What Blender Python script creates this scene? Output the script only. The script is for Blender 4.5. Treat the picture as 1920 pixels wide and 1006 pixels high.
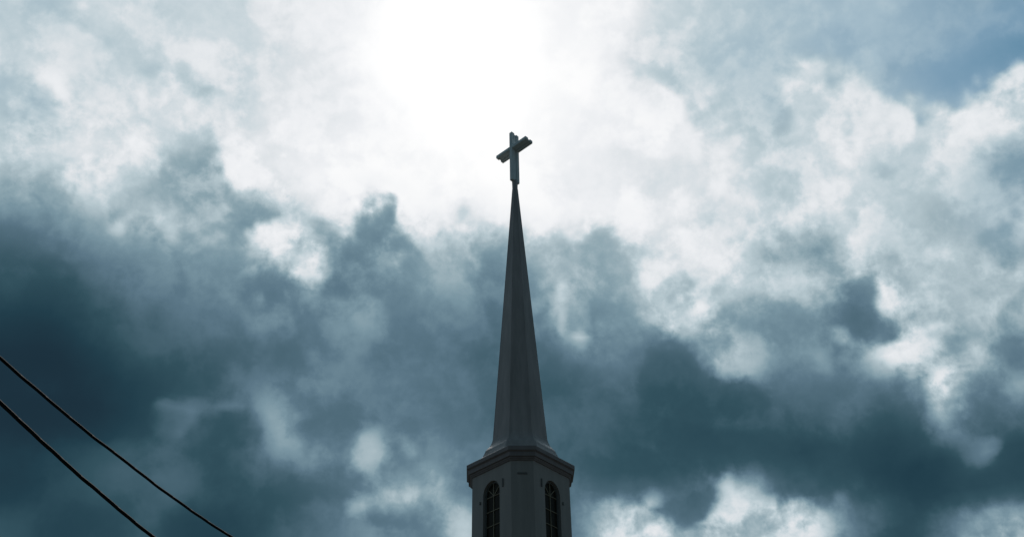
import bpy, bmesh, math, random
import numpy as np
from mathutils import Vector, Matrix

for o in list(bpy.data.objects):
    bpy.data.objects.remove(o)
scene = bpy.context.scene
R = math.radians

# ------------------------------------------------------------------ camera
EYE = Vector((0, 0, 1.6))
FOCAL, PITCH, ROLL = 1997.25, R(38.7), R(-0.87)      # focal length in pixels of a 1920 px wide frame
cam_data = bpy.data.cameras.new("camera")
cam_data.sensor_width = 36.0
cam_data.lens = FOCAL * 36.0 / 1920.0
cam_data.clip_start, cam_data.clip_end = 0.1, 5000.0
cam = bpy.data.objects.new("camera", cam_data)
scene.collection.objects.link(cam)
cam.matrix_world = Matrix.Translation(EYE) @ (Matrix.Rotation(PITCH + R(90), 4, 'X') @ Matrix.Rotation(ROLL, 4, 'Z'))
scene.camera = cam
scene.view_settings.view_transform = 'Standard'
scene.view_settings.look = 'None'
scene.view_settings.exposure = 0.0
scene.view_settings.gamma = 1.0

# ------------------------------------------------------------------ sky: cloud deck over a clear sky, by direction
SUN_EL, SUN_AZ = R(50.3), R(-5.3)                    # azimuth from +Y towards +X
# Chart of the cloud deck: brightness (0-255) of the clouds in a patch of sky 51 by 28 degrees,
# on a plane tangent to the sky 38.7 degrees above the horizon; chart units are 1/1997 of its distance.
CHART = """
208 203 208 218 211 214 217 217 223 229 230 236 246 253 254 252 248 244 242 238 220 212 205 200 194 192 188 185 180 172 166 158
214 215 214 211 212 218 221 219 221 227 233 241 251 255 255 254 250 246 245 230 215 208 200 196 196 192 186 184 178 168 158 143
206 213 210 217 220 211 216 217 223 229 234 241 250 255 255 255 252 247 246 228 212 208 200 196 198 206 202 186 172 163 160 170
202 190 215 222 218 222 215 218 230 232 234 240 245 252 254 255 250 245 240 236 228 222 210 202 192 212 220 218 208 215 213 207
212 222 226 222 225 205 200 230 232 236 240 242 244 248 250 252 247 242 238 232 232 226 222 212 208 218 222 216 212 212 200 175
170 175 200 215 195 175 168 215 222 238 240 242 244 245 246 248 246 238 238 234 226 228 225 215 205 212 220 212 205 205 190 172
125 138 150 165 182 190 172 165 172 215 225 200 218 238 228 236 240 238 235 236 232 228 212 215 210 218 214 205 198 185 188 192
95 108 118 128 135 150 158 165 195 205 148 150 160 178 180 162 190 190 185 197 222 222 220 208 168 160 205 192 190 200 186 165
82 78 85 100 120 125 132 130 125 150 130 135 140 152 150 128 145 180 165 180 213 197 208 205 187 187 155 188 198 190 195 175
62 62 70 85 95 105 115 120 130 125 138 145 127 125 122 115 128 145 140 148 175 208 172 145 150 140 128 128 168 152 185 165
52 50 58 70 85 90 95 100 105 108 124 119 116 115 107 100 102 112 125 128 112 110 160 158 136 138 130 180 200 165 175 120
50 52 52 58 68 78 85 105 118 120 122 118 118 115 110 100 92 90 98 100 86 82 90 110 115 112 112 112 140 188 140 135
50 50 50 55 68 98 95 103 140 122 110 117 116 114 110 100 92 94 92 85 80 78 80 86 88 93 98 86 80 148 100 97
58 62 72 80 88 90 82 88 118 130 130 148 126 138 118 108 92 90 88 82 84 82 75 72 73 70 72 67 65 70 100 66
62 68 75 85 85 92 80 80 88 90 105 133 160 158 127 118 97 103 99 94 90 91 128 145 93 92 88 72 65 60 65 78
78 70 70 75 82 70 65 72 82 98 110 128 128 138 165 140 100 108 165 190 180 128 185 190 192 182 125 90 75 103 135 160
"""
CHART = np.array([[float(t) for t in line.split()] for line in CHART.strip().splitlines()])
CELL, MARGIN = 5.0, 400.0
ny, nx = int((1006 + 2 * MARGIN) / CELL), int((1920 + 2 * MARGIN) / CELL)
PY, PX = np.mgrid[0:ny, 0:nx] * CELL - MARGIN + CELL / 2


def cubic(a, t):
    n = a.shape[0]
    i = np.floor(t).astype(int)
    f = (t - i)[:, None]
    p = [a[np.clip(i + k, 0, n - 1)] for k in (-1, 0, 1, 2)]
    return p[1] + 0.5 * f * (p[2] - p[0] + f * (2 * p[0] - 5 * p[1] + 4 * p[2] - p[3] + f * (3 * (p[1] - p[2]) + p[3] - p[0])))


tone_map = cubic(cubic(CHART, np.clip((PY[:, 0] - 31) / 63, -0.6, 15.6)).T.copy(), np.clip((PX[0] - 30) / 60, -0.6, 31.6)).T
clear_map = np.zeros_like(tone_map)


def soften(a, s):
    s /= CELL
    r = int(3 * s) + 1
    k = np.exp(-0.5 * (np.arange(-r, r + 1) / s) ** 2)
    k /= k.sum()
    for axis in (0, 1):
        p = np.pad(a, [(r, r) if q == axis else (0, 0) for q in (0, 1)], mode='edge')
        n = a.shape[axis]
        a = sum(w * (p[i:i + n] if axis == 0 else p[:, i:i + n]) for i, w in enumerate(k))
    return a


def bank(value, soft, amount, outline):
    """A cloud bank with an outline."""
    global tone_map
    pts = [tuple(float(t) for t in p.split(',')) for p in outline.split()]
    m = np.zeros(PX.shape, bool)
    for (x0, y0), (x1, y1) in zip(pts, pts[1:] + pts[:1]):
        if y0 != y1:
            m ^= ((PY >= y0) != (PY >= y1)) & (PX < x0 + (PY - y0) / (y1 - y0) * (x1 - x0))
    m = soften(m.astype(float), soft) * amount
    tone_map = tone_map * (1 - m) + value * m


def bump_at(x, y, rx, ry, ang):
    c, s = math.cos(R(ang)), math.sin(R(ang))
    dx, dy = PX - x, PY - y
    return ((c * dx + s * dy) / rx) ** 2 + ((-s * dx + c * dy) / ry) ** 2


def puff(value, x, y, rx, ry, amount=1.0, ang=0.0):
    """A soft round patch, lighter or darker than its surroundings."""
    global tone_map
    m = np.exp(-bump_at(x, y, rx, ry, ang)) * amount
    tone_map = tone_map * (1 - m) + value * m


def streak(value, width, amount, line):
    """A filament or rim of cloud along a polyline."""
    global tone_map
    pts = [tuple(float(t) for t in p.split(',')) for p in line.split()]
    d2 = np.full(PX.shape, 1e9)
    for (x0, y0), (x1, y1) in zip(pts, pts[1:]):
        L2 = (x1 - x0) ** 2 + (y1 - y0) ** 2
        t = np.clip(((PX - x0) * (x1 - x0) + (PY - y0) * (y1 - y0)) / L2, 0, 1)
        d2 = np.minimum(d2, (PX - x0 - t * (x1 - x0)) ** 2 + (PY - y0 - t * (y1 - y0)) ** 2)
    m = np.exp(-d2 / width ** 2) * amount
    tone_map = tone_map * (1 - m) + value * m


def gap(share, x, y, rx, ry, ang=0.0):
    """Clear sky showing between the clouds."""
    global clear_map
    clear_map = np.maximum(clear_map, share * np.exp(-bump_at(x, y, rx, ry, ang) ** 2))


# dark humps
bank(178,7,.75,"395,260 410,266 413,300 420,340 440,380 425,430 345,415 325,360 302,330 312,302 335,286 350,292 374,296")
bank(222,9,.6,"285,372 300,380 330,420 335,455 318,468 300,430 288,400")
bank(148,6,.85,"672,398 690,382 715,386 742,376 746,415 768,432 776,470 720,482 665,445")
puff(225,690,400,14,10,.7)
puff(222,708,392,14,8,.5)
puff(225,748,440,14,8,.5)
# bright puff and its shaded belly
bank(220,5,.85,"452,442 478,426 515,420 545,440 558,468 585,472 606,490 608,508 600,529 575,531 548,515 525,492 500,468 462,456")
puff(162,478,482,26,20,.5)
puff(140,630,495,30,22,.4)
# finger
bank(196,6,.9,"1640,505 1920,505 1920,540 1850,600 1700,640 1682,612 1656,575 1648,540")
bank(116,5,.95,"1598,528 1632,514 1646,540 1652,572 1680,612 1682,634 1660,645 1630,640 1600,636 1580,600 1592,560")
puff(170,1725,590,40,14,.6,10)
bank(202,7,.7,"1648,655 1700,640 1760,642 1765,658 1720,668 1660,672")
bank(200,6,.8,"1742,696 1775,688 1800,700 1795,735 1780,775 1765,786 1745,760 1750,730")
puff(165,1812,655,9,22,.5,-20)
puff(168,1583,632,14,12,.6)
puff(150,1540,680,22,16,.4,-40)
# diagonal dark edge and bright shelf above it
bank(172,9,.55,"1290,645 1320,640 1420,655 1440,690 1410,716 1350,704 1310,680")
bank(84,5,.8,"1225,655 1258,645 1292,662 1318,690 1350,702 1405,714 1440,740 1440,800 1250,790 1190,720")
bank(215,7,.7,"1235,560 1280,580 1320,585 1318,610 1295,628 1270,600 1240,590")
# bottom bright heap
bank(190,6,.85,"1090,1070 1120,985 1140,958 1175,955 1235,978 1290,985 1328,955 1345,925 1350,900 1362,902 1390,918 1440,938 1480,932 1520,938 1545,965 1545,1070")
bank(92,7,.85,"1215,958 1260,935 1310,920 1345,905 1348,930 1325,958 1290,974 1245,966")
puff(200,1215,935,8,16,.55,25)
puff(175,1135,955,14,8,.5)
puff(140,1575,940,8,18,.5)
bank(162,8,.8,"1785,1080 1805,990 1840,968 1880,955 1960,945 1960,1080")
# small lit puffs
puff(182,692,838,20,24,.4)
puff(180,668,852,12,16,.4)
bank(168,7,.75,"655,955 680,930 720,912 790,912 825,918 820,940 770,955 720,955 665,968")
bank(172,9,.7,"830,950 880,940 890,1070 870,1070 860,985")
puff(150,535,775,20,20,.6,40)
puff(150,530,832,26,14,.55,-25)
puff(160,765,838,14,18,.5)
puff(128,357,768,10,14,.6)
puff(110,330,760,30,10,.4)
puff(100,345,808,30,24,-0.0)
puff(205,1046,573,10,16,.6)
puff(205,1052,540,8,14,.5)
puff(200,1083,634,14,12,.75)
puff(195,1050,605,6,20,.4,-20)
puff(165,625,565,20,9,.5)
puff(168,488,555,12,12,.5)
# upper right
bank(217,5,.9,"1440,262 1488,240 1466,205 1468,165 1500,130 1530,118 1560,128 1590,155 1608,172 1650,188 1700,200 1740,200 1770,212 1800,205 1850,170 1880,140 1960,100 1960,200 1920,240 1800,262")
puff(182,1464,230,16,12,.5)
puff(185,1560,150,12,8,.6)
puff(175,1725,218,10,10,.5)
puff(165,1790,190,14,12,.6)
puff(210,1575,118,6,10,.3)
puff(205,1625,108,14,10,.4)
puff(188,1660,60,60,14,.3,-20)
puff(172,1652,322,18,10,.8)
puff(155,1500,470,34,20,.5)
puff(160,1880,420,14,18,.5,30)
puff(160,1860,450,18,12,.5)
puff(176,1120,475,30,26,.6)
puff(180,1070,490,30,22,.4)
# upper left
puff(190,75,190,28,32,.6)
puff(196,72,4,30,16,.6)
puff(228,160,6,26,14,.7)
puff(224,85,135,30,14,.5,35)
puff(226,120,170,16,50,.4,-25)
puff(196,285,132,24,14,.6)
puff(194,385,172,26,14,.6,20)
puff(200,190,75,30,16,.5)
puff(185,4,156,16,12,.6)
# lower right lights
puff(150,1855,838,14,16,.6,-40)
puff(152,1770,770,16,18,.5)
puff(74,435,800,46,36,.75)
puff(72,330,790,30,40,.3)
# finer structure, upper left
streak(228, 12, .6, "50,125 75,130 100,150 115,180 125,215")
streak(198, 11, .6, "262,130 285,128 300,130")
streak(198, 10, .65, "335,148 350,150 370,168 395,172 440,192")
streak(234, 10, .5, "517,5 540,25")
streak(228, 14, .4, "300,190 330,160 360,200"); puff(204, 205, 302, 22, 10, .6)
# border of the bright veil right of the sun
bank(240, 5, .65, "1125,0 1195,0 1162,30 1154,60 1172,82 1167,98 1150,112 1152,140 1190,150 1215,140 1245,152 1262,166 1285,178 1288,205 1296,226 1320,250 1320,300 1200,300 1130,200")
puff(216, 1335, 172, 30, 16, .6); puff(202, 1312, 222, 14, 12, .6); puff(222, 1365, 200, 20, 18, .4)
# streaks in the blue
streak(198, 10, .7, "1660,2 1672,16"); streak(176, 24, .5, "1560,90 1700,70 1840,22"); streak(182, 8, .5, "1840,45 1865,30 1900,8")
streak(206, 7, .5, "1552,82 1560,106"); streak(196, 9, .5, "1605,104 1640,95"); streak(196, 16, .4, "1470,50 1520,40 1580,20"); streak(180, 20, .4, "1720,110 1800,85 1900,45")
streak(204, 8, .4, "1450,80 1490,62 1530,60"); streak(160, 16, .5, "1840,70 1900,30")
# ragged top of the right-hand cloud
puff(226, 1478, 162, 16, 16, .7); puff(226, 1510, 125, 18, 14, .7); puff(224, 1540, 122, 18, 12, .6); puff(220, 1576, 126, 12, 10, .5)
puff(224, 1603, 153, 14, 14, .6); puff(222, 1636, 172, 14, 12, .6); puff(196, 1682, 156, 12, 10, .6); puff(224, 1712, 184, 14, 12, .7)
puff(222, 1764, 202, 18, 12, .7); puff(196, 1810, 176, 14, 14, .6); puff(190, 1830, 145, 10, 12, .6); puff(218, 1868, 145, 12, 10, .7); puff(222, 1912, 122, 12, 12, .8)
puff(186, 1560, 150, 14, 9, .7); puff(176, 1726, 219, 9, 10, .7); puff(162, 1795, 188, 12, 9, .7); puff(186, 1480, 222, 10, 14, .4)
puff(190, 1540, 212, 16, 9, .4); puff(196, 1590, 210, 12, 8, .4); puff(202, 1655, 235, 14, 9, .4)
# left: rims and breaks
streak(208, 14, .7, "220,427 242,410 262,392"); streak(238, 8, .7, "410,254 428,270 424,305 432,332 446,350")
puff(168, 422, 342, 12, 10, .6); puff(204, 310, 372, 14, 10, .6); puff(202, 323, 408, 12, 18, .6); puff(198, 413, 442, 9, 8, .7); puff(188, 395, 452, 14, 9, .5)
streak(112, 7, .6, "95,472 130,460 155,475 180,487 215,505"); puff(80, 100, 498, 50, 11, .6); puff(118, 60, 432, 26, 10, .4)
puff(196, 760, 476, 9, 7, .7); puff(196, 738, 483, 7, 7, .7); streak(240, 7, .7, "747,385 750,418 776,432"); puff(226, 694, 407, 8, 6, .7)
streak(186, 6, .6, "690,385 706,376 736,374"); puff(148, 492, 402, 24, 12, .6); puff(160, 600, 424, 20, 12, .6); puff(230, 643, 438, 16, 10, .7)
puff(214, 870, 402, 16, 14, .6); puff(192, 832, 452, 22, 12, .5); puff(160, 905, 456, 26, 16, .5); puff(208, 793, 422, 10, 16, .5)
puff(204, 586, 477, 14, 9, .7); puff(174, 561, 462, 9, 10, .6); puff(150, 545, 500, 10, 14, .4)
streak(140, 14, .5, "400,512 437,554 462,586 480,620"); puff(152, 688, 564, 10, 10, .6); streak(148, 9, .5, "690,565 705,585 720,600")
puff(94, 540, 668, 42, 32, .75); streak(128, 15, .6, "575,640 590,680 605,725"); streak(128, 14, .5, "640,600 670,640 660,690"); puff(100, 720, 645, 20, 12, .5)
streak(120, 22, .4, "235,512 252,535 262,580")
# right of the spire
bank(180, 8, .65, "1105,432 1160,425 1150,465 1140,490 1105,490 1110,455"); bank(188, 9, .55, "1030,445 1060,455 1080,470 1110,480 1100,500 1030,500")
puff(226, 1270, 302, 20, 14, .4); puff(238, 1255, 392, 26, 18, .5); puff(222, 1326, 368, 18, 12, .5); streak(242, 8, .5, "1060,430 1085,450 1100,440")
streak(162, 10, .65, "1840,450 1865,440 1890,427 1908,402"); puff(160, 1904, 302, 22, 30, .6); puff(186, 1797, 412, 40, 12, .5, 10)
puff(178, 1745, 481, 6, 6, .7); puff(182, 1625, 495, 14, 12, .6); puff(184, 1690, 470, 14, 8, .4); puff(222, 1550, 395, 30, 12, .4)
streak(200, 7, .5, "1045,524 1058,548 1044,574 1053,586 1050,604 1060,622"); puff(212, 1088, 632, 12, 10, .7); puff(140, 1092, 640, 6, 4, .6)
puff(222, 1305, 590, 14, 14, .6); puff(204, 1293, 615, 10, 8, .6); puff(148, 1323, 606, 8, 14, .7); puff(156, 1350, 597, 9, 8, .7); puff(188, 1362, 610, 10, 10, .5)
puff(134, 1392, 602, 26, 14, .6); puff(190, 1273, 526, 30, 16, .5); puff(218, 1240, 518, 24, 12, .5)
puff(208, 1655, 580, 8, 20, .7, -30); puff(156, 1716, 597, 30, 9, .6, 8); puff(160, 1775, 600, 24, 9, .5, 20); puff(208, 1700, 570, 18, 10, .5); puff(186, 1760, 545, 22, 8, .4, -20)
streak(172, 7, .6, "1572,626 1585,622 1594,636 1604,644"); streak(152, 10, .5, "1530,672 1545,682 1556,690"); puff(208, 1668, 662, 22, 8, .6)
puff(196, 1785, 712, 12, 10, .6); puff(158, 1800, 745, 14, 10, .6); puff(202, 1745, 722, 9, 16, .7); puff(130, 1727, 710, 16, 8, .6, 20); puff(136, 1708, 738, 16, 14, .5)
puff(106, 1866, 726, 18, 30, .6); puff(112, 1890, 646, 34, 16, .6); puff(166, 1911, 726, 14, 22, .6); streak(190, 8, .6, "1818,652 1826,668 1828,690"); puff(168, 1835, 680, 26, 12, .4)
# lower left wisps
streak(116, 9, .65, "303,757 335,764 358,758 400,762 452,758"); streak(112, 9, .6, "358,762 350,784 335,806"); puff(108, 298, 887, 8, 7, .6); puff(94, 225, 882, 12, 10, .5); puff(92, 283, 962, 18, 14, .5)
streak(148, 13, .65, "493,764 512,787 535,804 562,818"); puff(152, 536, 834, 16, 12, .6); puff(80, 484, 820, 16, 28, .6); puff(104, 585, 800, 20, 20, .4)
bank(186, 6, .35, "666,815 700,804 716,822 713,850 690,872 672,876 653,850"); streak(152, 10, .6, "754,818 762,834 772,848"); puff(138, 815, 856, 20, 12, .5)
puff(186, 745, 932, 44, 11, .7); puff(178, 668, 950, 14, 9, .6, -40); puff(176, 800, 926, 22, 9, .5); puff(170, 842, 960, 12, 10, .6); puff(180, 876, 992, 14, 22, .6); puff(112, 705, 976, 40, 11, .6)
puff(96, 1290, 940, 34, 14, .6); puff(192, 1357, 905, 9, 10, .7); puff(186, 1140, 956, 12, 10, .7); streak(156, 7, .6, "1203,966 1212,950 1222,938"); puff(120, 1195, 930, 14, 8, .5)
puff(164, 1399, 951, 6, 7, .6); puff(210, 1224, 988, 20, 10, .6); puff(206, 1420, 965, 22, 14, .4); puff(204, 1490, 985, 26, 12, .5); puff(172, 1450, 948, 10, 12, .4)
streak(124, 9, .6, "1830,856 1848,846 1862,832"); puff(142, 1590, 996, 20, 12, .6); puff(174, 1870, 972, 26, 9, .5); puff(140, 1890, 1000, 24, 8, .4)
gap(1.0, 1860, 90, 330, 130, -30)
gap(0.9, 1700, 60, 430, 120)
gap(0.8, 1420, 60, 260, 160, 10)
gap(0.3, 1900, 340, 120, 140)
gap(0.6, 60, 60, 300, 180)
clear_map *= np.clip((222 - tone_map) / 32, 0, 1)
tone_map = 255 - (255 - tone_map) * (1 - 0.9 * np.exp(-(np.hypot(PX - 838, PY - 70) / 140) ** 4))       # the veiled sun
tone_map += 3 * np.clip((tone_map - 100) / 60, -0.5, 1) + 0.15 * (tone_map - soften(tone_map, 30)) * np.clip((250 - tone_map) / 40, 0, 1) * (1 - clear_map)   # crisper banks
# how ragged the cloud is: most along the borders of banks, least inside the dark bellies
rough_map = np.clip(9 + 1.0 * soften(np.abs(tone_map - soften(tone_map, 55)), 35), 6, 40)
rough_map *= 1 - 0.55 * clear_map
rough_map *= np.clip((tone_map - 35) / 150, 0.12, 1) * np.clip((262 - tone_map) / 50, 0.05, 1)
tone_map = np.clip(tone_map, 0, 255)

# the chart turned into azimuth / elevation rows
AZ0, AZ1, EL0, EL1 = R(-44.0), R(44.0), R(18.0), R(61.0)
SEG, PER, NROWS = 6, 31, 108
NINT = SEG * PER
A_, E_ = np.meshgrid(np.linspace(AZ0, AZ1, NINT + 1), np.linspace(EL0, EL1, NROWS))
dx_, dy_, dz_ = np.sin(A_) * np.cos(E_), np.cos(A_) * np.cos(E_), np.sin(E_)
along = dy_ * math.cos(PITCH) + dz_ * math.sin(PITCH)
X_ = dx_ / along * FOCAL
Y_ = -(-dy_ * math.sin(PITCH) + dz_ * math.cos(PITCH)) / along * FOCAL
cx_ = 960 + math.cos(ROLL) * X_ - math.sin(ROLL) * Y_
cy_ = 503 + math.sin(ROLL) * X_ + math.cos(ROLL) * Y_


def sample(a):
    x = np.clip((cx_ + MARGIN) / CELL - 0.5, 0, nx - 1.001)
    y = np.clip((cy_ + MARGIN) / CELL - 0.5, 0, ny - 1.001)
    i, j = x.astype(int), y.astype(int)
    f, g_ = x - i, y - j
    return (a[j, i] * (1 - f) + a[j, i + 1] * f) * (1 - g_) + (a[j + 1, i] * (1 - f) + a[j + 1, i + 1] * f) * g_


TONE, CLEAR, ROUGH = sample(tone_map) / 255, sample(clear_map), sample(rough_map) / 255


def lin(*rgb):
    return tuple(((v / 255 + 0.055) / 1.055) ** 2.4 if v > 10 else v / 255 / 12.92 for v in rgb)


def fill_ramp(node, stops, interp):
    cr = node.color_ramp
    cr.interpolation = interp
    while len(cr.elements) < len(stops):
        cr.elements.new(1.0)
    for e, (p, c) in zip(cr.elements, stops):
        e.position = p
    for e, (p, c) in zip(cr.elements, stops):
        e.color = (*c, 1.0)


def row_group(maps, segs):
    """One elevation of the chart: colour ramps side by side along the azimuth."""
    g_ = bpy.data.node_groups.new("cloud_row", 'ShaderNodeTree')
    g_.interface.new_socket("u", in_out='INPUT', socket_type='NodeSocketFloat')
    g_.interface.new_socket("row", in_out='OUTPUT', socket_type='NodeSocketColor')
    gi, go = g_.nodes.new('NodeGroupInput'), g_.nodes.new('NodeGroupOutput')
    out = None
    for k in range(segs):
        m = g_.nodes.new('ShaderNodeMath')
        m.operation, m.use_clamp = 'MULTIPLY_ADD', True
        m.inputs[1].default_value, m.inputs[2].default_value = segs, -k
        r = g_.nodes.new('ShaderNodeValToRGB')
        fill_ramp(r, [(i / PER, tuple(float(q[k * PER + i]) for q in maps)) for i in range(PER + 1)], 'CARDINAL')
        g_.links.new(gi.outputs[0], m.inputs[0])
        g_.links.new(m.outputs[0], r.inputs[0])
        if out is None:
            out = r.outputs[0]
        else:
            gt = g_.nodes.new('ShaderNodeMath')
            gt.operation = 'GREATER_THAN'
            gt.inputs[1].default_value = k / segs
            mx = g_.nodes.new('ShaderNodeMix')
            mx.data_type = 'RGBA'
            g_.links.new(gi.outputs[0], gt.inputs[0])
            g_.links.new(gt.outputs[0], mx.inputs[0])
            g_.links.new(out, mx.inputs[6])
            g_.links.new(r.outputs[0], mx.inputs[7])
            out = mx.outputs[2]
    g_.links.new(out, go.inputs[0])
    return g_


world = bpy.data.worlds.new("World")
scene.world = world
world.use_nodes = True
world.cycles.sampling_method = 'MANUAL'
world.cycles.sample_map_resolution = 512
rows = [row_group((TONE[j], CLEAR[j], ROUGH[j]), SEG) for j in range(NROWS)]
COARSE = 4                                           # the blurred mean tone needs only every fourth row and two ramps
MEAN = sample(soften(tone_map, 50)) / 255
mean_rows = [row_group((MEAN[j][::3], MEAN[j][::3], MEAN[j][::3]), SEG // 3) for j in range(0, NROWS, COARSE)]
nt = world.node_tree
nt.nodes.clear()


def N(kind, **kw):
    n = nt.nodes.new(kind)
    for k, v in kw.items():
        setattr(n, k, v)
    return n


def put(sock, v):
    if isinstance(v, bpy.types.NodeSocket):
        nt.links.new(v, sock)
    else:
        sock.default_value = v


def mth(op, a, b=0.0, c=0.0, clamp=False):
    n = N('ShaderNodeMath', operation=op, use_clamp=clamp)
    for s, v in zip(n.inputs, (a, b, c)):
        put(s, v)
    return n.outputs[0]


def mix(fac, a, b, blend='MIX'):
    n = N('ShaderNodeMix', data_type='RGBA', blend_type=blend)
    put(n.inputs[0], fac)
    put(n.inputs[6], a)
    put(n.inputs[7], b)
    return n.outputs[2]


def vec(op, a, b):
    n = N('ShaderNodeVectorMath', operation=op)
    put(n.inputs[0], a)
    put(n.inputs['Scale'] if op == 'SCALE' else n.inputs[1], b)
    return n.outputs['Value'] if op in ('DOT_PRODUCT', 'LENGTH') else n.outputs[0]


def noise(v, scale, detail, rough=0.55, dist=0.0):
    n = N('ShaderNodeTexNoise', noise_dimensions='3D')
    put(n.inputs['Vector'], v)
    n.inputs['Scale'].default_value = scale
    n.inputs['Detail'].default_value = detail
    n.inputs['Roughness'].default_value = rough
    n.inputs['Distortion'].default_value = dist
    return n


def ramp(fac, stops, interp='LINEAR'):
    n = N('ShaderNodeValToRGB')
    put(n.inputs[0], fac)
    fill_ramp(n, stops, interp)
    return n.outputs[0]


direction = N('ShaderNodeTexCoord').outputs['Generated']
# billows: bend the lookup direction with fractal noise so that cloud edges break up
w1 = vec('SUBTRACT', noise(direction, 14.0, 2.0, 0.5).outputs['Color'], (0.5, 0.5, 0.5))
w2 = vec('SUBTRACT', noise(direction, 55.0, 5.0, 0.55).outputs['Color'], (0.5, 0.5, 0.5))
bent = vec('NORMALIZE', vec('ADD', direction, vec('ADD', vec('SCALE', w1, 0.012), vec('SCALE', w2, 0.0085))), (0, 0, 0))
sep = N('ShaderNodeSeparateXYZ')
put(sep.inputs[0], bent)
az = mth('ARCTAN2', sep.outputs[0], sep.outputs[1])
el = mth('ARCSINE', sep.outputs[2])
u = mth('MULTIPLY', mth('SUBTRACT', az, AZ0), 1.0 / (AZ1 - AZ0))
v = mth('MULTIPLY', mth('SUBTRACT', el, EL0), (NROWS - 1) / (EL1 - EL0))
fine = noise(direction, 24.0, 9.0, 0.56, 0.15).outputs['Fac']
wisp = noise(direction, 80.0, 6.0, 0.58, 0.2).outputs['Fac']
broad = noise(direction, 3.2, 7.0, 0.55, 0.3).outputs['Fac']



def lookup(groups, height):
    acc = None
    for j, g_ in enumerate(groups):
        n = N('ShaderNodeGroup', node_tree=g_)
        put(n.inputs[0], u)
        acc = n.outputs[0] if acc is None else mix(mth('SUBTRACT', height, float(j - 1), clamp=True), acc, n.outputs[0])
    return acc


acc = lookup(rows, v)
msp = N('ShaderNodeSeparateColor')
put(msp.inputs[0], lookup(mean_rows, mth('DIVIDE', v, float(COARSE))))
mean = msp.outputs[0]
spl = N('ShaderNodeSeparateColor')
put(spl.inputs[0], acc)
bright, clear, ragged = spl.outputs

# beyond the charted part of the sky the same overcast goes on, darker behind the viewer
elsewhere = mth('MULTIPLY_ADD', broad, 0.75, -0.12)
flank = mth('ABSOLUTE', sep.outputs[0])
elsewhere = mth('ADD', elsewhere, mth('MULTIPLY_ADD', mth('MULTIPLY', flank, flank), 0.24, mth('MULTIPLY', sep.outputs[0], -0.03)))
edge_u = mth('MULTIPLY', mth('MULTIPLY', u, 20.0, clamp=True), mth('MULTIPLY', mth('SUBTRACT', 1.0, u), 20.0, clamp=True))
edge_v = mth('MULTIPLY', mth('MULTIPLY', v, 0.3, clamp=True), mth('MULTIPLY', mth('SUBTRACT', NROWS - 1.0, v), 0.3, clamp=True))
inside = mth('MULTIPLY', mth('MULTIPLY', edge_u, edge_v), mth('GREATER_THAN', sep.outputs[1], 0.0))
tone = mth('ADD', mth('MULTIPLY', bright, inside), mth('MULTIPLY', elsewhere, mth('SUBTRACT', 1.0, inside)))
# curds and wisps, as strong as the chart says
amount = mth('ADD', mth('MULTIPLY', ragged, inside), mth('MULTIPLY', 0.06, mth('SUBTRACT', 1.0, inside)))
crisp = N('ShaderNodeMapRange', interpolation_type='SMOOTHSTEP')
put(crisp.inputs[0], fine)
for k_, v_ in ((1, 0.42), (2, 0.60), (3, -1.0), (4, 1.0)):
    crisp.inputs[k_].default_value = v_
curds = mth('MULTIPLY_ADD', crisp.outputs[0], 0.62, mth('MULTIPLY', mth('SUBTRACT', wisp, 0.5), 2.2))
# steepen the borders: the departure from the local mean swings faster and levels off
base = mth('ADD', mth('MULTIPLY', mean, inside), mth('MULTIPLY', tone, mth('SUBTRACT', 1.0, inside)))
depart = mth('MULTIPLY_ADD', curds, amount, mth('SUBTRACT', tone, base))
span = mth('MULTIPLY', amount, 3.2)
x_ = mth('DIVIDE', depart, span)
x_ = mth('MAXIMUM', mth('MINIMUM', mth('MULTIPLY', x_, 1.6), 1.0), -1.0)
y_ = mth('MULTIPLY', x_, mth('MULTIPLY_ADD', mth('MULTIPLY', x_, x_), -0.5, 1.5))
steep = mth('MULTIPLY_ADD', y_, mth('MULTIPLY', span, 0.66), base)
tone = mth('ADD', mth('MULTIPLY', steep, 0.58), mth('MULTIPLY', mth('ADD', base, depart), 0.42))

CLOUD = [(0, (4, 12, 18)), (50, (29, 50, 63)), (62, (34, 62, 75)), (81, (51, 81, 93)), (119, (92, 119, 135)), (147, (120, 147, 160)),
         (165, (141, 165, 175)), (183, (164, 183, 191)), (200, (183, 200, 207)), (214, (202, 214, 220)), (227, (222, 227, 231)), (240, (238, 240, 243)), (255, (255, 255, 255))]
VEIL = [(0, (0, 5, 20)), (100, (45, 100, 134)), (143, (98, 143, 170)), (163, (128, 163, 186)), (195, (170, 195, 208)), (214, (198, 214, 220)), (255, (255, 255, 255))]
cloud = ramp(tone, [(p / 255, lin(*c)) for p, c in CLOUD])
veil = ramp(tone, [(p / 255, lin(*c)) for p, c in VEIL])       # thin high cloud in front of clear sky

sky = N('ShaderNodeTexSky', sky_type='NISHITA')
sky.sun_disc = False
sky.sun_elevation = SUN_EL
sky.sun_rotation = SUN_AZ
sky.air_density, sky.dust_density, sky.ozone_density = 1.0, 0.3, 1.0
SKY_STRENGTH = 0.06
blue = mix(0.12, veil, vec('SCALE', sky.outputs[0], SKY_STRENGTH))
away = mix(1.0, cloud, (1.17, 1.0, 0.93, 1.0), 'MULTIPLY')          # warmer overcast away from the bright part
cloud = mix(inside, away, cloud)
col = mix(mth('MULTIPLY', clear, inside), cloud, blue)
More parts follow.
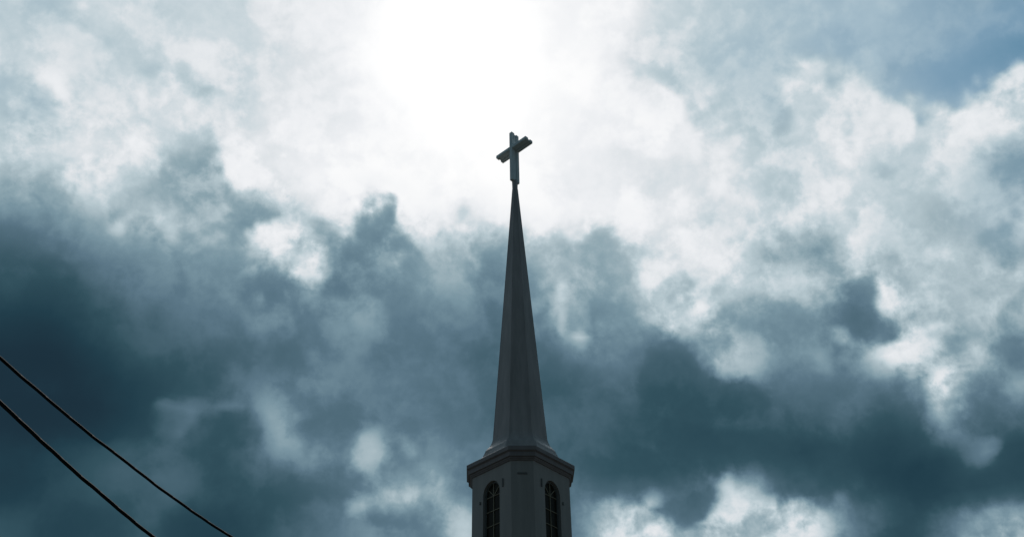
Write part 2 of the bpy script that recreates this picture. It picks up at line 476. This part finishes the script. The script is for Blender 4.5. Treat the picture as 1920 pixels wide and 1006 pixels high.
# the veiled sun itself: brighter than white inside the glare
sd = (math.sin(SUN_AZ) * math.cos(SUN_EL), math.cos(SUN_AZ) * math.cos(SUN_EL), math.sin(SUN_EL))
nrm = vec('NORMALIZE', direction, (0, 0, 0))
glare = mth('POWER', mth('MAXIMUM', vec('DOT_PRODUCT', nrm, sd), 0.0), 300.0)
bg = N('ShaderNodeBackground')
put(bg.inputs[0], col)
put(bg.inputs[1], mth('MULTIPLY_ADD', glare, 0.05, 1.0))
put(N('ShaderNodeOutputWorld').inputs[0], bg.outputs[0])

# ------------------------------------------------------------------ sun, behind the thin cloud above the cross
sun_data = bpy.data.lights.new("sun", 'SUN')
sun_data.energy = 2.0
sun_data.angle = R(0.5)
sun_data.color = (1.0, 0.95, 0.88)
sun = bpy.data.objects.new("sun", sun_data)
scene.collection.objects.link(sun)
sun.rotation_euler = (-Vector(sd)).to_track_quat('-Z', 'Y').to_euler()
sun.location = (0, 0, 60)


# ------------------------------------------------------------------ helpers
def material(name, base, rough=0.5, spec=0.5, metallic=0.0, streak=0.0, bump=0.0, scale=2.0):
    m = bpy.data.materials.new(name)
    m.use_nodes = True
    t = m.node_tree
    b = t.nodes['Principled BSDF']
    b.inputs['Roughness'].default_value = rough
    b.inputs['Specular IOR Level'].default_value = spec
    b.inputs['Metallic'].default_value = metallic
    b.inputs['Base Color'].default_value = (*base, 1)
    tc = t.nodes.new('ShaderNodeTexCoord')
    if streak:
        mp = t.nodes.new('ShaderNodeMapping')
        mp.inputs['Scale'].default_value = (scale * 3, scale * 3, scale * 0.35)     # weather streaks run down the faces
        n = t.nodes.new('ShaderNodeTexNoise')
        n.inputs['Scale'].default_value = 1.0
        n.inputs['Detail'].default_value = 6.0
        n.inputs['Roughness'].default_value = 0.65
        r = t.nodes.new('ShaderNodeValToRGB')
        r.color_ramp.elements[0].position, r.color_ramp.elements[1].position = 0.3, 0.72
        r.color_ramp.elements[0].color = (*[c * (1 - streak) for c in base], 1)
        r.color_ramp.elements[1].color = (*[min(1, c * (1 + streak * 0.5)) for c in base], 1)
        t.links.new(tc.outputs['Object'], mp.inputs[0])
        t.links.new(mp.outputs[0], n.inputs['Vector'])
        t.links.new(n.outputs['Fac'], r.inputs[0])
        t.links.new(r.outputs[0], b.inputs['Base Color'])
    if bump:
        n2 = t.nodes.new('ShaderNodeTexNoise')
        n2.inputs['Scale'].default_value = scale * 8
        n2.inputs['Detail'].default_value = 5.0
        bp = t.nodes.new('ShaderNodeBump')
        bp.inputs['Strength'].default_value = bump
        bp.inputs['Distance'].default_value = 0.02
        t.links.new(tc.outputs['Object'], n2.inputs['Vector'])
        t.links.new(n2.outputs['Fac'], bp.inputs['Height'])
        t.links.new(bp.outputs[0], b.inputs['Normal'])
    return m


def obj(name, bm, mat, parent=None, bevel=0.0):
    bmesh.ops.recalc_face_normals(bm, faces=bm.faces)
    if bevel:
        bmesh.ops.bevel(bm, geom=[e for e in bm.edges if e.calc_face_angle(0) > 0.5], offset=bevel, segments=2, affect='EDGES', profile=0.6)
    me = bpy.data.meshes.new(name)
    bm.to_mesh(me)
    bm.free()
    me.materials.append(mat)
    o = bpy.data.objects.new(name, me)
    scene.collection.objects.link(o)
    o.parent = parent
    return o


def chamfered(h, c):
    """Square of half width h with its corners cut, turned so that a narrow cut faces -Y."""
    return [(-c / 2, -h), (c / 2, -h), (h, -c / 2), (h, c / 2), (c / 2, h), (-c / 2, h), (-h, c / 2), (-h, -c / 2)]


def octagon(r):
    return [(r * math.sin(R(-22.5 + 45 * k)), -r * math.cos(R(-22.5 + 45 * k))) for k in range(8)]


def loft(bm, rings, cap_bottom=True, cap_top=True):
    """rings: [(z, [(x, y) ...])] from the bottom up."""
    vs = [[bm.verts.new((x, y, z)) for x, y in pts] for z, pts in rings]
    n = len(vs[0])
    for a, b in zip(vs, vs[1:]):
        for i in range(n):
            bm.faces.new((a[i], a[(i + 1) % n], b[(i + 1) % n], b[i]))
    if cap_bottom:
        bm.faces.new(vs[0][::-1])
    if cap_top:
        bm.faces.new(vs[-1])
    return vs


def prism(bm, outline, o, ax, ay, az_, d0, d1):
    """Outline in (ax, ay) extruded along az_ from d0 to d1, about origin o."""
    lo = [bm.verts.new(o + ax * p + ay * q + az_ * d0) for p, q in outline]
    hi = [bm.verts.new(o + ax * p + ay * q + az_ * d1) for p, q in outline]
    n = len(outline)
    bm.faces.new(lo[::-1])
    bm.faces.new(hi)
    for i in range(n):
        bm.faces.new((lo[i], lo[(i + 1) % n], hi[(i + 1) % n], hi[i]))


def bar(bm, a, b, o, ax, ay, az_, w, d0, d1):
    """Straight glazing bar between two points of the face plane."""
    a, b = Vector(a), Vector(b)
    n = (b - a).normalized()
    s = Vector((-n.y, n.x)) * w / 2
    prism(bm, [tuple(a + s), tuple(a - s), tuple(b - s), tuple(b + s)], o, ax, ay, az_, d0, d1)


def ring_band(bm, inner, outer, o, ax, ay, az_, d0, d1):
    """Open band between two outlines with equal point counts (an arched casing)."""
    n = len(inner)
    V = [[bm.verts.new(o + ax * p + ay * q + az_ * d) for p, q in pts] for pts, d in ((inner, d0), (outer, d0), (outer, d1), (inner, d1))]
    for k in range(4):
        A, B = V[k], V[(k + 1) % 4]
        for i in range(n):
            bm.faces.new((A[i], A[(i + 1) % n], B[(i + 1) % n], B[i]))


# ------------------------------------------------------------------ materials
M_WALL = material("painted_wall", (0.40, 0.36, 0.35), 0.55, 0.4, streak=0.14, bump=0.05, scale=1.2)
M_TRIM = material("painted_trim", (0.28, 0.235, 0.24), 0.5, 0.4, streak=0.16, scale=1.5)
M_SPIRE = material("painted_metal_spire", (0.48, 0.42, 0.425), 0.42, 0.5, streak=0.28, bump=0.04, scale=1.0)
M_CROSS = material("weathered_metal_cross", (0.80, 0.86, 0.89), 0.4, 0.5, streak=0.15, scale=3.0)
M_FLASH = material("bare_flashing", (0.55, 0.58, 0.58), 0.35, 0.5, metallic=0.6, streak=0.1, scale=3.0)
M_GLASS = material("dark_glass", (0.030, 0.024, 0.017), 0.3, 0.12)
M_MUNTIN = material("muntin_paint", (0.34, 0.28, 0.20), 0.5, 0.4)
M_REVEAL = material("window_casing", (0.16, 0.16, 0.16), 0.55, 0.35)
M_SLOT = material("dark_vent", (0.17, 0.16, 0.16), 0.6, 0.3)  # even dark grey of the vent slot, darker than the wall
M_CABLE = material("cable_rubber", (0.010, 0.010, 0.010), 0.8, 0.1)
M_GRASS = material("lawn", (0.050, 0.058, 0.052), 0.9, 0.1, streak=0.35, scale=0.15)

# ------------------------------------------------------------------ ground
bm = bmesh.new()
K = 48
rad = [0, 6, 14, 30, 60, 120, 300, 800, 2500]
prev = None
for r_ in rad:
    if r_ == 0:
        cur = [bm.verts.new((0, 34, 0))]
    else:
        cur = [bm.verts.new((r_ * math.cos(2 * math.pi * k / K), 34 + r_ * math.sin(2 * math.pi * k / K), 0)) for k in range(K)]
        for k in range(K):
            if len(prev) == 1:
                bm.faces.new((prev[0], cur[k], cur[(k + 1) % K]))
            else:
                bm.faces.new((prev[k], cur[k], cur[(k + 1) % K], prev[(k + 1) % K]))
    prev = cur
g = obj("ground", bm, M_GRASS)
g['kind'] = 'structure'

# ------------------------------------------------------------------ the church steeple
HW, CUT, ZC = 1.6895, 0.7727, 19.605          # half width of the belfry, width of its cut corners, top of the cornice
DIST, OFFX, TURN = 34.0, 0.1825, R(2.11)
steeple = bpy.data.objects.new("church_steeple", None)
scene.collection.objects.link(steeple)
steeple.location = (OFFX, DIST, 0)
steeple.rotation_euler = (0, 0, TURN)
steeple['label'] = "grey church steeple with arched lattice windows, tall eight-sided spire and metal cross on its tip"
steeple['category'] = "church steeple"


def grow(d):
    return chamfered(HW + d, CUT + 0.828 * d)


# main faces of the belfry (the two that are seen carry arched windows)
WIN_HALF, WIN_SPRING, WIN_BOTTOM, REVEAL = 0.39, ZC - 1.36, ZC - 5.6, 0.16
ARCH_RISE = 0.46


def arch(half, spring, bottom, rise, n=18):
    pts = [(-half, bottom), (half, bottom), (half, spring)]
    pts += [(half * math.cos(math.pi * k / n), spring + rise * math.sin(math.pi * k / n)) for k in range(1, n)]
    pts += [(-half, spring)]
    return pts


BASE = grow(0)


def face_frame(i):
    a, b = Vector((*BASE[i], 0)), Vector((*BASE[(i + 1) % 8], 0))
    ax = (b - a).normalized()
    nrm_ = Vector((ax.y, -ax.x, 0))
    if nrm_.dot((a + b) / 2) < 0:
        nrm_ = -nrm_
    return (a + b) / 2, ax, Vector((0, 0, 1)), nrm_, (b - a).length


WINDOW_FACES = (1, 7)                            # right and left of the narrow front
bm = bmesh.new()
Z0, Z1 = 0.0, ZC - 0.40
lo = [bm.verts.new((x, y, Z0)) for x, y in BASE]
hi = [bm.verts.new((x, y, Z1)) for x, y in BASE]
for i in range(8):
    j = (i + 1) % 8
    if i not in WINDOW_FACES:
        bm.faces.new((lo[i], lo[j], hi[j], hi[i]))
        continue
    o, ax, ay, nn, L = face_frame(i)
    pts = arch(WIN_HALF, WIN_SPRING, WIN_BOTTOM, ARCH_RISE)
    rim = [bm.verts.new(o + ax * p + ay * q) for p, q in pts]
    back = [bm.verts.new(o + ax * p + ay * q - nn * REVEAL) for p, q in pts]
    for k in range(len(pts)):
        bm.faces.new((rim[k], rim[(k + 1) % len(pts)], back[(k + 1) % len(pts)], back[k]))
    # outline order: sill left, sill right, right spring, arch, left spring
    n = len(pts)
    top = 3 + (n - 4) // 2                       # crown of the arch
    mlo, mlj = [bm.verts.new(Vector((v_.co.x, v_.co.y, WIN_SPRING))) for v_ in (lo[i], lo[j])]
    blo, blj = [bm.verts.new(Vector((v_.co.x, v_.co.y, WIN_BOTTOM))) for v_ in (lo[i], lo[j])]
    # below the sill, both sides of the opening, then the spandrels fanned from the upper corners
    bm.faces.new((lo[i], lo[j], blj, rim[1], rim[0], blo))
    bm.faces.new((blo, rim[0], rim[n - 1], mlo))
    bm.faces.new((rim[1], blj, mlj, rim[2]))
    bm.faces.new((rim[2], mlj, hi[j], rim[3]))
    for k in range(3, top):
        bm.faces.new((rim[k], hi[j], rim[k + 1]))
    bm.faces.new((rim[top], hi[j], hi[i]))
    for k in range(top, n - 2):
        bm.faces.new((rim[k], hi[i], rim[k + 1]))
    bm.faces.new((rim[n - 2], hi[i], mlo, rim[n - 1]))
bm.faces.new(lo[::-1])
bm.faces.new(hi)
obj("belfry_wall", bm, M_WALL, steeple)

# thin seams of the wall boards, vent slot and little shutter brackets
bm = bmesh.new()
o, ax, ay, nn, L = face_frame(0)
prism(bm, [(-0.17, ZC - 0.98), (0.17, ZC - 0.98), (0.17, ZC - 0.92), (-0.17, ZC - 0.92)], o, ax, ay, nn, 0.002, 0.02)
obj("vent_slot", bm, M_SLOT, steeple)
for i in WINDOW_FACES:
    o, ax, ay, nn, L = face_frame(i)
    for s, zz in ((1, WIN_SPRING + 0.05), (-1, WIN_SPRING - 0.25)):
        near = 1 if i == 7 else -1
        x0 = near * s * (WIN_HALF + (0.16 if s == 1 else 0.13))
        bm = bmesh.new()
        prism(bm, [(x0 - 0.02, zz), (x0 + 0.02, zz), (x0 + 0.02, zz + (0.30 if s == 1 else 0.1)), (x0 - 0.02, zz + (0.30 if s == 1 else 0.1))], o, ax, ay, nn, 0.001, 0.035)
        obj("shutter_bracket", bm, M_REVEAL, steeple)

# cornice: crown fascia, frieze band and bed moulding, each stepping in
bm = bmesh.new()
loft(bm, [(ZC - 0.46, grow(0.035)), (ZC - 0.415, grow(0.055)), (ZC - 0.41, grow(0.075)),
          (ZC - 0.36, grow(0.085)), (ZC - 0.352, grow(0.135)), (ZC - 0.20, grow(0.14)), (ZC - 0.19, grow(0.155)),
          (ZC - 0.165, grow(0.19)), (ZC - 0.16, grow(0.205)), (ZC - 0.02, grow(0.2071)), (ZC, grow(0.195))])
obj("cornice", bm, M_TRIM, steeple)

# flashing on the cornice, then the eight-sided spire with its flared foot
RB, ZB, ZT, RT = 1.0909, ZC + 0.45, 34.0677, 0.06


def spire_r(z):
    return RB + (RT - RB) * (z - ZB) / (ZT - ZB)


bm = bmesh.new()
loft(bm, [(ZC + 0.003, octagon(1.655)), (ZC + 0.085, octagon(1.65)), (ZC + 0.10, octagon(1.63))])
obj("flashing_strip", bm, M_FLASH, steeple)
bm = bmesh.new()
foot = [(0.103, 1.62), (0.17, 1.535), (0.27, 1.45), (0.41, 1.385), (0.54, 1.335), (0.64, 1.262), (0.73, 1.185), (0.82, 1.135), (0.94, 1.087), (1.08, spire_r(ZC + 1.08) + 0.008)]
rings = [(ZC + h_, octagon(r_)) for h_, r_ in foot]
z = ZC + 1.4
while z < 33.0:
    rings.append((z, octagon(spire_r(z))))
    z += 0.9
rings += [(33.2, octagon(spire_r(33.2))), (33.72, octagon(0.135))]
loft(bm, rings)
obj("spire", bm, M_SPIRE, steeple)
# standing seam along each hip
bm = bmesh.new()
for k in range(8):
    a = R(-22.5 + 45 * k)
    d = Vector((math.sin(a), -math.cos(a), 0))
    t_ = Vector((math.cos(a), math.sin(a), 0))
    r0, r1 = spire_r(ZC + 1.1), spire_r(33.2)
    q = []
    for zz, rr in ((ZC + 1.1, r0), (33.2, r1)):
        w_ = 0.016 if zz < 30 else 0.008
        c0 = d * (rr - 0.012) + Vector((0, 0, zz))
        q.append([bm.verts.new(c0 - t_ * w_), bm.verts.new(c0 + d * 0.02 - t_ * w_ * .6), bm.verts.new(c0 + d * 0.02 + t_ * w_ * .6), bm.verts.new(c0 + t_ * w_)])
    for m_ in range(4):
        bm.faces.new((q[0][m_], q[0][(m_ + 1) % 4], q[1][(m_ + 1) % 4], q[1][m_]))
    bm.faces.new(q[0]); bm.faces.new(q[1])
obj("hip_seam", bm, M_SPIRE, steeple)

# windows: pane, casing and glazing bars
for i in WINDOW_FACES:
    o, ax, ay, nn, L = face_frame(i)
    bm = bmesh.new()
    pts = arch(WIN_HALF - 0.004, WIN_SPRING, WIN_BOTTOM + 0.004, ARCH_RISE - 0.004)
    prism(bm, pts, o, ax, ay, nn, -REVEAL + 0.0, -REVEAL + 0.02)
    win = obj("window", bm, M_GLASS, steeple)
    bm = bmesh.new()
    ring_band(bm, arch(WIN_HALF - 0.06, WIN_SPRING, WIN_BOTTOM + 0.06, ARCH_RISE - 0.06),
              arch(WIN_HALF - 0.006, WIN_SPRING, WIN_BOTTOM + 0.006, ARCH_RISE - 0.006), o, ax, ay, nn, -REVEAL + 0.022, -REVEAL + 0.065)
    obj("frame", bm, M_REVEAL, win)
    bm = bmesh.new()
    a0, a1 = -REVEAL + 0.021, -REVEAL + 0.05
    w_ = 0.022
    hub = WIN_SPRING - 0.06
    e = WIN_HALF - 0.055
    bar(bm, (0, WIN_BOTTOM + 0.06), (0, WIN_SPRING + ARCH_RISE - 0.06), o, ax, ay, nn, w_, a0, a1)
    zz = hub
    while zz > WIN_BOTTOM + 0.2:
        for s in (-1, 1):
            bar(bm, (s * (w_ / 2 + 0.001), zz), (s * e, zz), o, ax, ay, nn, w_, a0, a1 - 0.004)
        zz -= 0.53
    for ang in (42, 138):
        c_, s_ = math.cos(R(ang)), math.sin(R(ang))
        bar(bm, (0.03 * c_, hub + 0.03 * s_ + 0.012), (0.335 * c_, hub + 0.44 * s_), o, ax, ay, nn, w_, a0, a1 - 0.008)
    obj("muntin", bm, M_MUNTIN, win)

# the cross: two parallel bars front and rear with a recessed web between them
S = math.sqrt(0.5)
AX, NX, UP = Vector((S, -S, 0)), Vector((-S, -S, 0)), Vector((0, 0, 1))
CW, CZ0, CZ1, AZT, ARM = 0.155 / 2, 33.668, 36.603, 35.729, 0.908
AH = 0.16


def cross_outline(inset, z1=CZ1, arm=ARM):
    w_, t_, b_ = CW - inset, AZT - inset, AZT - AH + inset
    zt, zb, ar = z1 - inset, CZ0 + inset, arm - inset
    return [(-w_, zb), (w_, zb), (w_, b_), (ar, b_), (ar, t_), (w_, t_), (w_, zt), (-w_, zt), (-w_, t_), (-ar, t_), (-ar, b_), (-w_, b_)]


bm = bmesh.new()
prism(bm, cross_outline(0.035), Vector(), AX, UP, NX, -0.06, 0.055)
cross = obj("cross", bm, M_CROSS, steeple)
bm = bmesh.new()
prism(bm, cross_outline(0.0), Vector(), AX, UP, NX, 0.056, 0.2343)
obj("front_bar", bm, M_CROSS, cross, bevel=0.012)
bm = bmesh.new()
prism(bm, cross_outline(0.0), Vector(), AX, UP, NX, -0.2231, -0.061)
obj("rear_bar", bm, M_CROSS, cross, bevel=0.012)

# ------------------------------------------------------------------ overhead cables
F_ = Vector((0, math.cos(PITCH), math.sin(PITCH)))
U_ = Vector((0, -math.sin(PITCH), math.cos(PITCH)))


def sight(px, py, dist):
    """World point at a distance along a line of sight of the photograph."""
    x, y = px - 960, py - 503
    c, s = math.cos(ROLL), math.sin(ROLL)
    X, Y = c * x + s * y, -s * x + c * y
    d = Vector((X, 0, 0)) + F_ * FOCAL - U_ * Y
    return EYE + d.normalized() * dist


def cable(a, b, ext0, ext1, sag, r, helix, pitch, seed, label):
    rnd = random.Random(seed)
    bm = bmesh.new()
    L = (b - a).length
    n = 900
    ph = [rnd.uniform(0, 6.28) for _ in range(6)]
    def pos(t):
        p = a.lerp(b, t)
        p = p - Vector((0, 0, sag * 4 * t * (1 - t)))
        w_ = sum(math.sin(t * L * f + ph[k]) * am for k, (f, am) in enumerate(((2.3, 0.004), (4.1, 0.003), (7.7, 0.0018))))
        return p + Vector((0, 0, w_))
    d = (b - a).normalized()
    sd_ = d.cross(Vector((0, 0, 1))).normalized()
    up = sd_.cross(d)
    for strand in range(3):
        prev = None
        for k in range(n + 1):
            t = -ext0 / L + (1 + (ext0 + ext1) / L) * k / n
            s = t * L
            an = 2 * math.pi * s / pitch + strand * 2 * math.pi / 3
            c = pos(t) + (sd_ * math.cos(an) + up * math.sin(an)) * helix
            cur = [bm.verts.new(c + (sd_ * math.cos(q) + up * math.sin(q)) * r) for q in (0, 1.047, 2.094, 3.1416, 4.189, 5.236)]
            if prev:
                for m_ in range(6):
                    bm.faces.new((prev[m_], prev[(m_ + 1) % 6], cur[(m_ + 1) % 6], cur[m_]))
            else:
                bm.faces.new(cur[::-1])
            prev = cur
        bm.faces.new(prev)
    ob = obj("overhead_cable", bm, M_CABLE)
    for p in ob.data.polygons:
        p.use_smooth = True
    ob['label'] = label
    ob['category'] = "cable"
    ob['group'] = "overhead cables at the lower left"
    return ob


cable(sight(0, 671, 14.0), sight(433, 1006, 18.0), 12.0, 13.5, 0.085, 0.0160, 0.0050, 1.5, 3,
      "thinner upper black cable, the one nearer the church steeple, crossing the sky")
cable(sight(0, 752, 12.5), sight(289, 1006, 15.0), 12.0, 14.0, 0.045, 0.0175, 0.0055, 1.3, 5,
      "thicker lower black cable, the one farther from the church steeple, nearest the corner")
